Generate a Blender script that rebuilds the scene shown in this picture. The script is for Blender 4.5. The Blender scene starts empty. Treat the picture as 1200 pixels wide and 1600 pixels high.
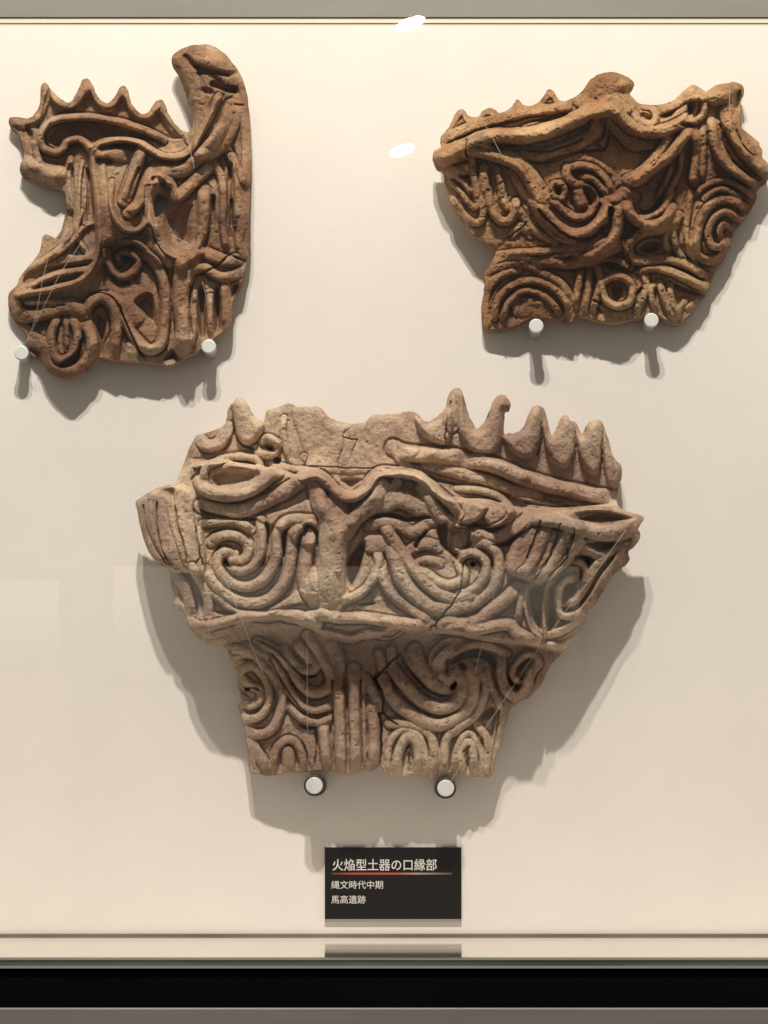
import bpy, math, random
import numpy as np
from mathutils import Vector, Matrix

# ---------------------------------------------------------------- scale and camera
PX = 0.0005            # one photograph pixel on the back wall, in metres
D = 3200.0             # camera to wall in those units
CU, CV = 620.0, 1230.0 # where the camera looks straight at the wall
sc = bpy.context.scene

def P(u, v, d=0.0):
    k = (D - d) / D
    return Vector((((u - CU) * k + CU - 600) * PX, -d * PX, (CV - v) * k * PX))

cam = bpy.data.cameras.new('camera'); co = bpy.data.objects.new('camera', cam)
sc.collection.objects.link(co)
co.location = ((CU - 600) * PX, -D * PX, 0); co.rotation_euler = (math.radians(90), 0, 0)
cam.sensor_fit = 'HORIZONTAL'; cam.sensor_width = 36
cam.lens = 36 * D / 1200.0
cam.shift_x = (600 - CU) / 1200.0; cam.shift_y = (CV - 800) / 1200.0
cam.clip_start = 0.05; cam.clip_end = 60
sc.camera = co

w = bpy.data.worlds.new('World'); sc.world = w; w.use_nodes = True
w.node_tree.nodes['Background'].inputs[0].default_value = (0.80, 0.76, 0.68, 1)
w.node_tree.nodes['Background'].inputs[1].default_value = 0.29
sc.view_settings.view_transform = 'Standard'; sc.view_settings.look = 'None'
sc.view_settings.exposure = 0.0; sc.view_settings.gamma = 1.0
sc.cycles.max_bounces = 6; sc.cycles.transparent_max_bounces = 12

def lamp(name, kind, loc, energy, col, size=0.01, size_y=None, target=None):
    l = bpy.data.lights.new(name, kind); l.energy = energy; l.color = col
    if kind == 'AREA':
        l.shape = 'RECTANGLE'; l.size = size; l.size_y = size_y or size
    else:
        l.shadow_soft_size = size
    o = bpy.data.objects.new(name, l); sc.collection.objects.link(o); o.location = loc
    if target is not None:
        o.rotation_euler = (Vector(target) - Vector(loc)).to_track_quat('-Z', 'Y').to_euler()
    return o
# gallery spots high in front of the case (the pair of crisp shadow edges)
lamp('spot_light', 'POINT', (-0.02, -1.42, 2.15), 194, (1.0, 0.915, 0.825), 0.03)
lamp('spot_light', 'POINT', (-0.24, -1.42, 2.19), 102, (1.0, 0.915, 0.825), 0.03)
# warm strip inside the top of the case
lamp('case_strip_light', 'AREA', (0, -0.17, 1.05), 2.8, (1.0, 0.89, 0.62), 1.5, 0.05, (0, -0.02, 0.1))

# ---------------------------------------------------------------- materials
def nodes(name):
    m = bpy.data.materials.new(name); m.use_nodes = True
    nt = m.node_tree; return m, nt, nt.nodes['Principled BSDF']
def noise(nt, vec, scale, detail=4, rough=0.6):
    n = nt.nodes.new('ShaderNodeTexNoise'); n.inputs['Scale'].default_value = scale
    n.inputs['Detail'].default_value = detail; n.inputs['Roughness'].default_value = rough
    nt.links.new(vec, n.inputs['Vector']); return n
def ramp(nt, src, stops):
    r = nt.nodes.new('ShaderNodeValToRGB'); e = r.color_ramp.elements
    e[0].position, e[0].color = stops[0][0], (*stops[0][1], 1)
    e[1].position, e[1].color = stops[-1][0], (*stops[-1][1], 1)
    for p, c in stops[1:-1]:
        x = e.new(p); x.color = (*c, 1)
    nt.links.new(src, r.inputs[0]); return r
def mix(nt, fac, a, b, mode='MIX'):
    m = nt.nodes.new('ShaderNodeMix'); m.data_type = 'RGBA'; m.blend_type = mode
    if isinstance(fac, (int, float)): m.inputs[0].default_value = fac
    else: nt.links.new(fac, m.inputs[0])
    nt.links.new(a, m.inputs[6])
    if isinstance(b, tuple): m.inputs[7].default_value = (*b, 1)
    else: nt.links.new(b, m.inputs[7])
    return m.outputs[2]
def clay(name, c1, c2, c3, stain, pits=0.5, amt=0.5, pale=(0.5, 0.43, 0.33)):
    m, nt, b = nodes(name)
    tc = nt.nodes.new('ShaderNodeTexCoord').outputs['Object']
    n1 = noise(nt, tc, 14, 5); n2 = noise(nt, tc, 95, 6, 0.75); n3 = noise(nt, tc, 380, 4, 0.8); n4 = noise(nt, tc, 30, 6, 0.75)
    base = ramp(nt, n1.outputs[0], [(0.39, c1), (0.5, c2), (0.62, c3)]).outputs[0]
    col = mix(nt, ramp(nt, n4.outputs[0], [(0.52, (0, 0, 0)), (0.68, (amt,) * 3)]).outputs[0], base, stain)
    n5 = noise(nt, tc, 21, 7, 0.8)
    col = mix(nt, ramp(nt, n5.outputs[0], [(0.53, (0, 0, 0)), (0.63, (0.42,) * 3)]).outputs[0], col, pale)
    spk = ramp(nt, n2.outputs[0], [(0.34, (0.55, 0.50, 0.46)), (0.46, (1, 1, 1)), (0.58, (1, 1, 1)), (0.70, (1.35, 1.33, 1.26))]).outputs[0]
    col = mix(nt, 1.0, col, spk, 'MULTIPLY')
    gr = ramp(nt, n3.outputs[0], [(0.3, (0.5, 0.46, 0.42)), (0.43, (1, 1, 1)), (0.6, (1, 1, 1)), (0.72, (1.3, 1.28, 1.22))]).outputs[0]
    col = mix(nt, 0.85, col, gr, 'MULTIPLY')
    nt.links.new(col, b.inputs['Base Color'])
    b.inputs['Roughness'].default_value = 0.88
    b.inputs['Specular IOR Level'].default_value = 0.22
    h = nt.nodes.new('ShaderNodeMath'); h.operation = 'MULTIPLY_ADD'
    nt.links.new(n2.outputs[0], h.inputs[0]); h.inputs[1].default_value = 1.6; nt.links.new(n3.outputs[0], h.inputs[2])
    bp = nt.nodes.new('ShaderNodeBump'); bp.inputs['Strength'].default_value = pits
    bp.inputs['Distance'].default_value = 0.0022
    nt.links.new(h.outputs[0], bp.inputs['Height']); nt.links.new(bp.outputs[0], b.inputs['Normal'])
    return m
def plain(name, col, rough=0.5, metal=0.0, nscale=None, namt=0.1, bump=0.0, stretch=None):
    m, nt, b = nodes(name)
    b.inputs['Base Color'].default_value = (*col, 1); b.inputs['Roughness'].default_value = rough
    b.inputs['Metallic'].default_value = metal
    if rough >= 0.9: b.inputs['Specular IOR Level'].default_value = 0.05
    if nscale:
        tc = nt.nodes.new('ShaderNodeTexCoord').outputs['Object']
        if stretch:
            mp = nt.nodes.new('ShaderNodeMapping'); mp.inputs['Scale'].default_value = stretch
            nt.links.new(tc, mp.inputs[0]); tc = mp.outputs[0]
        n = noise(nt, tc, nscale, 5)
        lo = tuple(c * (1 - namt) for c in col); hi = tuple(min(1, c * (1 + namt)) for c in col)
        r = ramp(nt, n.outputs[0], [(0.3, lo), (0.7, hi)])
        nt.links.new(r.outputs[0], b.inputs['Base Color'])
        if bump:
            n2 = noise(nt, tc, nscale * 30, 3)
            bp = nt.nodes.new('ShaderNodeBump'); bp.inputs['Strength'].default_value = bump
            bp.inputs['Distance'].default_value = 0.0004
            nt.links.new(n2.outputs[0], bp.inputs['Height']); nt.links.new(bp.outputs[0], b.inputs['Normal'])
    return m

MAT = {
 'clay_left': clay('brown_clay', (0.20, 0.105, 0.065), (0.33, 0.185, 0.11), (0.50, 0.33, 0.21), (0.125, 0.10, 0.08), 0.55, 0.6),
 'clay_right': clay('orange_clay', (0.31, 0.145, 0.08), (0.49, 0.27, 0.14), (0.70, 0.46, 0.26), (0.16, 0.105, 0.075), 0.95, 0.8, (0.68, 0.48, 0.28)),
 'clay_main': clay('pink_clay', (0.40, 0.25, 0.185), (0.53, 0.37, 0.28), (0.72, 0.54, 0.39), (0.22, 0.165, 0.135), 0.75, 0.7, (0.68, 0.56, 0.43)),
 'wall': plain('cream_wall_board', (0.83, 0.778, 0.752), 0.8, 0, 7.0, 0.035, 0.35),
 'header': plain('grey_header', (0.235, 0.225, 0.205), 0.4, 0, 3.0, 0.14, 0.1, (1, 1, 5)),
 'unseen_floor': plain('unseen_floor_dark', (0.05, 0.045, 0.04), 0.9, 0, 40, 0.2),
 'seam': plain('seam_strip', (0.22, 0.18, 0.145), 0.6, 0, 9.0, 0.3),
 'trim': plain('cream_trim', (0.84, 0.78, 0.64), 0.4),
 'floor': plain('polished_floor', (0.80, 0.73, 0.66), 0.05, 0.88, 6.0, 0.03),
 'rail': plain('glass_channel', (0.17, 0.18, 0.155), 0.32, 0.6, 5.0, 0.35, 0.0, (1, 1, 12)),
 'bright': plain('bright_metal_edge', (0.62, 0.62, 0.56), 0.3, 0.7),
 'black': plain('black_gap', (0.003, 0.003, 0.003), 0.9, 0, 8.0, 0.3),
 'ledge': plain('grey_metal_ledge', (0.20, 0.185, 0.175), 0.5, 0.1, 4.0, 0.12, 0.0, (1, 1, 14)),
 'cap': plain('white_peg_cap', (0.74, 0.74, 0.75), 0.35, 0.0, 60, 0.05),
 'peg': plain('peg_steel', (0.52, 0.51, 0.48), 0.35, 0.5),
 'ring': plain('dark_rubber', (0.03, 0.025, 0.022), 0.6),
 'sign': plain('black_acrylic', (0.008, 0.006, 0.006), 0.55),
 'signedge': plain('acrylic_edge', (0.30, 0.27, 0.24), 0.3),
 'letters': plain('white_print', (0.72, 0.70, 0.68), 0.6),
}
def thread_mat():
    m, nt, b = nodes('nylon_thread')
    b.inputs['Base Color'].default_value = (0.75, 0.66, 0.5, 1); b.inputs['Roughness'].default_value = 0.3
    b.inputs['Alpha'].default_value = 0.25
    return m
MAT['sign'].node_tree.nodes['Principled BSDF'].inputs['Specular IOR Level'].default_value = 0.15
MAT['thread'] = thread_mat()
def red_line():
    m, nt, b = nodes('red_line_print')
    tc = nt.nodes.new('ShaderNodeTexCoord').outputs['Generated']
    s = nt.nodes.new('ShaderNodeSeparateXYZ'); nt.links.new(tc, s.inputs[0])
    r = ramp(nt, s.outputs[0], [(0.0, (0.10, 0.02, 0.015)), (0.2, (0.5, 0.07, 0.04)), (0.55, (0.5, 0.09, 0.05)), (0.72, (0.42, 0.30, 0.22)), (1.0, (0.06, 0.05, 0.05))])
    nt.links.new(r.outputs[0], b.inputs['Base Color']); b.inputs['Roughness'].default_value = 0.6
    return m
MAT['red'] = red_line()
def glass():
    m, nt, b = nodes('case_glass'); nt.nodes.remove(b)
    out = nt.nodes['Material Output']
    fr = nt.nodes.new('ShaderNodeFresnel'); fr.inputs[0].default_value = 1.56
    t = nt.nodes.new('ShaderNodeBsdfTransparent'); t.inputs[0].default_value = (0.985, 0.99, 0.98, 1)
    g = nt.nodes.new('ShaderNodeBsdfGlossy'); g.inputs['Roughness'].default_value = 0.0
    mx = nt.nodes.new('ShaderNodeMixShader')
    ge = nt.nodes.new('ShaderNodeNewGeometry'); inv = nt.nodes.new('ShaderNodeMath'); inv.operation = 'SUBTRACT'; inv.inputs[0].default_value = 1.0
    nt.links.new(ge.outputs['Backfacing'], inv.inputs[1])
    ml = nt.nodes.new('ShaderNodeMath'); ml.operation = 'MULTIPLY'
    nt.links.new(fr.outputs[0], ml.inputs[0]); nt.links.new(inv.outputs[0], ml.inputs[1])
    nt.links.new(ml.outputs[0], mx.inputs[0]); nt.links.new(t.outputs[0], mx.inputs[1]); nt.links.new(g.outputs[0], mx.inputs[2])
    nt.links.new(mx.outputs[0], out.inputs[0]); return m
MAT['glass'] = glass()
def emit(name, col, s):
    m, nt, b = nodes(name)
    b.inputs['Base Color'].default_value = (0, 0, 0, 1)
    b.inputs['Emission Color'].default_value = (*col, 1); b.inputs['Emission Strength'].default_value = s
    return m
MAT['glow'] = emit('veil_panel_glow', (1.0, 0.95, 0.78), 1.0)
def fade():  # glow of the added panels fades downward, so the mirrored veil ends softly
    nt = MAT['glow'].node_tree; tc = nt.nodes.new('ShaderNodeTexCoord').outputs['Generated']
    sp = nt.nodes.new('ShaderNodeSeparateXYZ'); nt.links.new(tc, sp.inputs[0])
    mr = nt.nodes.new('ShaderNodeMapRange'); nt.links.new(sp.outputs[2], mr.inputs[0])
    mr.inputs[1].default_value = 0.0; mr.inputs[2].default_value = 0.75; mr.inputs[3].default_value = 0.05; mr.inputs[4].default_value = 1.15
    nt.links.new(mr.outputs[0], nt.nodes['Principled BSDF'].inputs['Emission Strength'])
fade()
MAT['lamp'] = emit('lamp_glow', (1, 0.98, 0.92), 75)

# ---------------------------------------------------------------- object helpers
def link(name, me, mat, parent=None):
    o = bpy.data.objects.new(name, me); sc.collection.objects.link(o)
    if mat: me.materials.append(MAT[mat])
    if parent: o.parent = parent
    return o
def empty(name, loc, label=None, cat=None, group=None):
    o = bpy.data.objects.new(name, None); sc.collection.objects.link(o); o.location = loc
    o.empty_display_size = 0.02
    tag(o, label, cat, group); return o
def tag(o, label=None, cat=None, group=None, kind=None):
    if label: o['label'] = label
    if cat: o['category'] = cat
    if group: o['group'] = group
    if kind: o['kind'] = kind
    return o
def box(name, mat, x0, x1, y0, y1, z0, z1, parent=None, bevel=0.0):
    v = [(x, y, z) for x in (x0, x1) for y in (y0, y1) for z in (z0, z1)]
    f = [(0, 1, 3, 2), (4, 6, 7, 5), (0, 4, 5, 1), (2, 3, 7, 6), (0, 2, 6, 4), (1, 5, 7, 3)]
    me = bpy.data.meshes.new(name); me.from_pydata(v, [], f); me.update()
    o = link(name, me, mat, parent)
    if bevel:
        m = o.modifiers.new('bevel', 'BEVEL'); m.width = bevel; m.segments = 3
    return o
def lathe(name, mat, prof, parent=None, seg=40):
    # profile (radius, y) revolved round the y axis (towards the viewer is -y)
    v, f = [], []
    n = len(prof)
    for i in range(seg):
        a = 2 * math.pi * i / seg
        for r, y in prof: v.append((r * math.cos(a), y, r * math.sin(a)))
    for i in range(seg):
        j = (i + 1) % seg
        for k in range(n - 1): f.append((i * n + k, i * n + k + 1, j * n + k + 1, j * n + k))
    f.append([i * n + n - 1 for i in range(seg)])
    me = bpy.data.meshes.new(name); me.from_pydata(v, [], f)
    me.polygons.foreach_set('use_smooth', [True] * len(f)); me.update()
    o = link(name, me, mat, parent)
    m = o.modifiers.new('edges', 'EDGE_SPLIT'); m.split_angle = math.radians(40)
    return o

# ---------------------------------------------------------------- the display case
XW = 1.4
zf = P(0, 1462).z
HZ = P(0, 35).z
tag(box('wall_panel', 'wall', -XW, XW, 0, 0.02, zf - 0.05, HZ), kind='structure')
tag(box('header_panel', 'header', -XW, XW, -0.002, 0.02, HZ + 0.0035, 1.1), kind='structure')
tag(box('header_trim', 'trim', -XW, XW, -0.0009, -0.0021 + 0.02, HZ - 0.0008, HZ + 0.0034, None, 0.0003), kind='structure')
tag(box('floor_seam', 'seam', -XW, XW, -0.0035, -0.0002, zf - 0.02, zf + 0.0016), kind='structure')
GD = 419.0
yg = -GD * PX
def atd(v, d): return (CV - v) * (D - d) / D * PX
tag(box('floor', 'floor', -XW, XW, yg, -0.0045, zf - 0.02, zf), kind='structure')
# front channel that holds the glass
yr = yg - 0.010
z1 = atd(1497.5, -yr / PX); z2 = atd(1511, -yr / PX)
tag(box('glass_channel', 'rail', -XW, XW, yr, yg - 0.0002, z2, z1), kind='structure')
tag(box('channel_top_edge', 'bright', -XW, XW, yr - 0.0006, yr - 0.0001, z1 - 0.0011, z1 - 0.0001), kind='structure')
tag(box('channel_bottom_edge', 'bright', -XW, XW, yr - 0.0012, yr - 0.0001, z2 - 0.0008, z2 + 0.0008), kind='structure')
tag(box('shadow_gap', 'black', -XW, XW, yr + 0.002, yg + 0.01, z2 - 0.2, z2 - 0.0002), kind='structure')
yl = yr - 0.03
zl = atd(1575, -yl / PX)
tag(box('front_ledge', 'ledge', -XW, XW, yl, yl + 0.003, zl - 0.2, zl, None, 0.0012), kind='structure')

tag(box('unseen_room_floor', 'unseen_floor', -4, 4, -7, yl - 0.3, -1.22, -1.2), kind='structure')  # unseen floor, added dark to block fill light from below
gp = box('glass_pane', 'glass', -XW, XW, yg - 0.007, yg - 0.001, z1 + 0.0003, 1.15)
tag(gp, 'clear front glass of the display case with faint reflections', 'glass pane')

# ---------------------------------------------------------------- pegs
def peg(u, v, length, r, label, group, ring=False):
    d = length
    c = P(u, v, d)
    e = empty('support_peg', (c.x, 0, c.z), label, 'peg', group)
    R = r * (D - d) / D * PX; L = d * PX
    if ring:
        lathe('shaft', 'ring', [(R * 1.22, 0), (R * 1.22, -L + 0.0022), (R * 1.1, -L + 0.0016)], e)
    else:
        lathe('shaft', 'peg', [(R * 0.86, 0), (R * 0.86, -L + 0.0035)], e)
        lathe('collar', 'peg', [(R * 1.0, -L + 0.0036), (R * 1.0, -L + 0.0016), (R * .96, -L + 0.0012)], e)
    lathe('cap', 'cap', [(R * 0.97, -L + 0.0014), (R * 0.97, -L + 0.0005), (R * 0.9, -L + 0.0001), (R * 0.82, -L)], e)
    return e
peg(33, 551, 42, 11.5, 'silver peg under the lower left corner of the brown sherd with the tall hooked handle', 'pegs that carry the sherds')
peg(326, 541, 50, 11.5, 'silver peg under the lower right corner of the brown sherd with the tall hooked handle', 'pegs that carry the sherds')
peg(838, 509, 55, 11.5, 'silver peg under the left half of the orange brown sherd at upper right', 'pegs that carry the sherds')
peg(1018, 500, 54, 11.5, 'silver peg under the right half of the orange brown sherd at upper right', 'pegs that carry the sherds')
peg(491, 1227.5, 80, 13.6, 'white capped peg with dark ring below the big sherd, left one of the two', 'pegs that carry the sherds', True)
peg(696.5, 1231.5, 80, 13.6, 'white capped peg with dark ring below the big sherd, right one of the two', 'pegs that carry the sherds', True)

# ---------------------------------------------------------------- label plate
def plate():
    d = 5
    a = P(507.5, 1436, d); b = P(721, 1324, d)
    e = empty('label_plate', ((a.x + b.x) / 2, 0, a.z), 'black caption plate with white Japanese lettering and a red line under the title', 'sign')
    ex, ez = e.location.x, e.location.z
    box('plate', 'sign', a.x - ex, b.x - ex, -d * PX, -0.0002, 0, b.z - ez, e)
    box('lower_edge', 'signedge', a.x - ex, b.x - ex, -d * PX - 0.0002, -0.0002, -0.0022, -0.00005, e)
    y = -d * PX - 0.00012
    def text(s, u0, vbase, wid, hgt, off):
        cu = bpy.data.curves.new('lettering', 'FONT'); cu.body = s; cu.size = 1; cu.offset = off
        cu.resolution_u = 3
        o = bpy.data.objects.new('tmp', cu); sc.collection.objects.link(o)
        bpy.context.view_layer.update()
        dg = bpy.context.evaluated_depsgraph_get()
        me = bpy.data.meshes.new_from_object(o.evaluated_get(dg))
        bpy.data.objects.remove(o)
        n = len(me.vertices); c = np.empty(n * 3, 'f'); me.vertices.foreach_get('co', c); c = c.reshape(-1, 3)
        if n == 0: return
        mn, mx = c.min(0), c.max(0)
        k = (D - d) / D * PX
        p0 = P(u0, vbase, d)
        q = np.zeros_like(c)
        q[:, 0] = p0.x - ex + (c[:, 0] - mn[0]) / (mx[0] - mn[0]) * wid * k
        q[:, 2] = p0.z - ez + (c[:, 1] - mn[1]) / (mx[1] - mn[1]) * hgt * k
        q[:, 1] = y
        me.vertices.foreach_set('co', q.ravel()); me.update(); me.name = 'lettering'
        me.materials.clear()
        o = link('lettering', me, 'letters', e)
        return o
    tag(text('火焔型土器の口縁部', 519.5, 1360.5, 163, 18.5, 0.008), 'large white title lettering')
    tag(text('縄文時代中期', 517.5, 1389, 81, 13, 0.004), 'small white lettering, upper line')
    tag(text('馬高遺跡', 517.5, 1412, 54, 13, 0.004), 'small white lettering, lower line')
    l0, l1 = P(518, 1366.5, d), P(706, 1363.6, d)
    box('red_line', 'red', l0.x - ex, l1.x - ex, y, y + 0.0001, l0.z - ez, l1.z - ez, e)
plate()

# ---------------------------------------------------------------- lamps of the room that the glass mirrors
def mirrored_lamp(u, v, zc, lu, lv, ang, label):
    su, sv = (u - CU) / D, (CV - v) / D
    dist = zc / sv                       # path length from the camera via the glass
    cam_to_glass = D * PX - GD * PX - 0.007
    y = yg - 0.007 - (dist - cam_to_glass)
    x = (CU - 600) * PX + su * dist
    e = empty('ceiling_lamp', (x, y, zc), label, 'lamp', 'ceiling lamps of the room')
    n = 24
    a, b = lu / 2 * dist / D, lv / 2 * dist / D
    ca, sa = math.cos(ang), math.sin(ang)
    ring0 = [(math.cos(t) * a * ca - math.sin(t) * b * sa, 0, math.cos(t) * a * sa + math.sin(t) * b * ca) for t in [2 * math.pi * i / n for i in range(n)]]
    vs = [(p[0], 0.004, p[2]) for p in ring0] + [(p[0], -0.004, p[2]) for p in ring0]
    fs = [list(range(n)), list(range(2 * n - 1, n - 1, -1))] + [(i, n + i, n + (i + 1) % n, (i + 1) % n) for i in range(n)]
    me = bpy.data.meshes.new('diffuser'); me.from_pydata(vs, [], fs); me.update()
    link('diffuser', me, 'lamp', e)
    box('housing', 'ring', -a * 1.1, a * 1.1, -0.03, -0.006, -b * 1.5, b * 3, e)
mirrored_lamp(641, 37, 1.75, 48, 17, math.radians(20), 'ceiling lamp mirrored at the top edge of the glass')
mirrored_lamp(628, 235, 1.75, 40, 15, math.radians(20), 'ceiling lamp mirrored in the glass between the upper sherds')


# added glowing panels stand for a lit case wall, mirrored as a pale veil
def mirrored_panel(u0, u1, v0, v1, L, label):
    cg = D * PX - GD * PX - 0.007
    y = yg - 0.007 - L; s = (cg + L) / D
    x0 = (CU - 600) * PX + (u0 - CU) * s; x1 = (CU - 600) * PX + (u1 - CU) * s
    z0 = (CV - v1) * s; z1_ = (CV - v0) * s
    e = empty('veil_panel', ((x0 + x1) / 2, y, z0), label, 'light box', 'glowing panels added for the mirrored veil')
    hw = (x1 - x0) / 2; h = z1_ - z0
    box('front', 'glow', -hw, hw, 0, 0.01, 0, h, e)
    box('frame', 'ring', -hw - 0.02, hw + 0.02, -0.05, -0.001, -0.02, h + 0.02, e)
mirrored_panel(178, 905, 886, 1060, 2.6, 'wide glowing panel added for the pale veil mirrored across the belly of the big sherd')
mirrored_panel(-120, 92, 906, 1040, 2.6, 'glowing panel added for the pale veil mirrored at the left edge of the glass')
# ---------------------------------------------------------------- the pottery: relief modelled on a fine grid
def parse(txt):
    x0 = y0 = 0.0; k = 1.0; out = []
    for line in txt.strip().splitlines():
        t = line.split('//')[0].split()
        if not t: continue
        if t[0] == 'view': x0, y0, k = map(float, t[1:4]); continue
        op = t[0]; args = []; pts = []
        for a in t[1:]:
            if ',' in a:
                x, y = a.split(','); pts.append((x0 + float(x) / k, y0 + float(y) / k))
            else: args.append(a)
        out.append((op, k, args, np.array(pts)))
    return out

def spline(p, n=6, closed=False):
    p = np.asarray(p, float)
    if len(p) < 3: return p if closed or len(p) < 2 else np.linspace(p[0], p[1], 6)
    if closed: q = np.vstack([p[-1], p, p[0], p[1]])
    else: q = np.vstack([2 * p[0] - p[1], p, 2 * p[-1] - p[-2]])
    out = []
    for i in range(1, len(q) - 2):
        a, b, c, d = q[i - 1], q[i], q[i + 1], q[i + 2]
        for t in np.arange(n) / n:
            out.append(0.5 * (2 * b + (c - a) * t + (2 * a - 5 * b + 4 * c - d) * t * t + (3 * b - a - 3 * c + d) * t ** 3))
    if not closed: out.append(q[-2])
    return np.array(out)

def inpoly(U, V, p):
    r = np.zeros(U.shape, bool)
    x1, y1 = p[-1]
    for x2, y2 in p:
        if y1 != y2:
            c = ((V < y1) != (V < y2)) & (U < (x1 - x2) * (V - y2) / (y1 - y2) + x2)
            r ^= c
        x1, y1 = x2, y2
    return r

def dist(U, V, p, closed=False, rad=None):
    q = np.vstack([p, p[0]]) if closed else p
    best = np.full(U.shape, 1e9); s = np.zeros(U.shape)
    n = len(q) - 1
    for i in range(n):
        ax, ay = q[i]; bx, by = q[i + 1]
        dx, dy = bx - ax, by - ay; L = dx * dx + dy * dy + 1e-9
        t = np.clip(((U - ax) * dx + (V - ay) * dy) / L, 0, 1)
        d = (U - ax - t * dx) ** 2 + (V - ay - t * dy) ** 2
        m = d < best
        best = np.where(m, d, best); s = np.where(m, (i + t) / n, s)
    return np.sqrt(best), s

def vnoise(U, V, scale, seed):
    rs = np.random.RandomState(seed)
    x = (U - U.min()) / scale; y = (V - V.min()) / scale
    nx, ny = int(x.max()) + 3, int(y.max()) + 3
    g = rs.rand(ny, nx) * 2 - 1
    xi = x.astype(int); yi = y.astype(int); fx = x - xi; fy = y - yi
    fx = fx * fx * (3 - 2 * fx); fy = fy * fy * (3 - 2 * fy)
    return ((g[yi, xi] * (1 - fx) + g[yi, xi + 1] * fx) * (1 - fy) + (g[yi + 1, xi] * (1 - fx) + g[yi + 1, xi + 1] * fx) * fy)

def blur(a, sig):
    n = int(3 * sig + 1); k = np.exp(-0.5 * (np.arange(-n, n + 1) / sig) ** 2); k /= k.sum()
    for ax in (0, 1):
        pad = [(0, 0), (0, 0)]; pad[ax] = (n, n)
        b = np.pad(a, pad, mode='edge'); o = np.zeros_like(a)
        for i, w in enumerate(k):
            o += w * (b[i:i + a.shape[0], :] if ax == 0 else b[:, i:i + a.shape[1]])
        a = o
    return a

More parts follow.
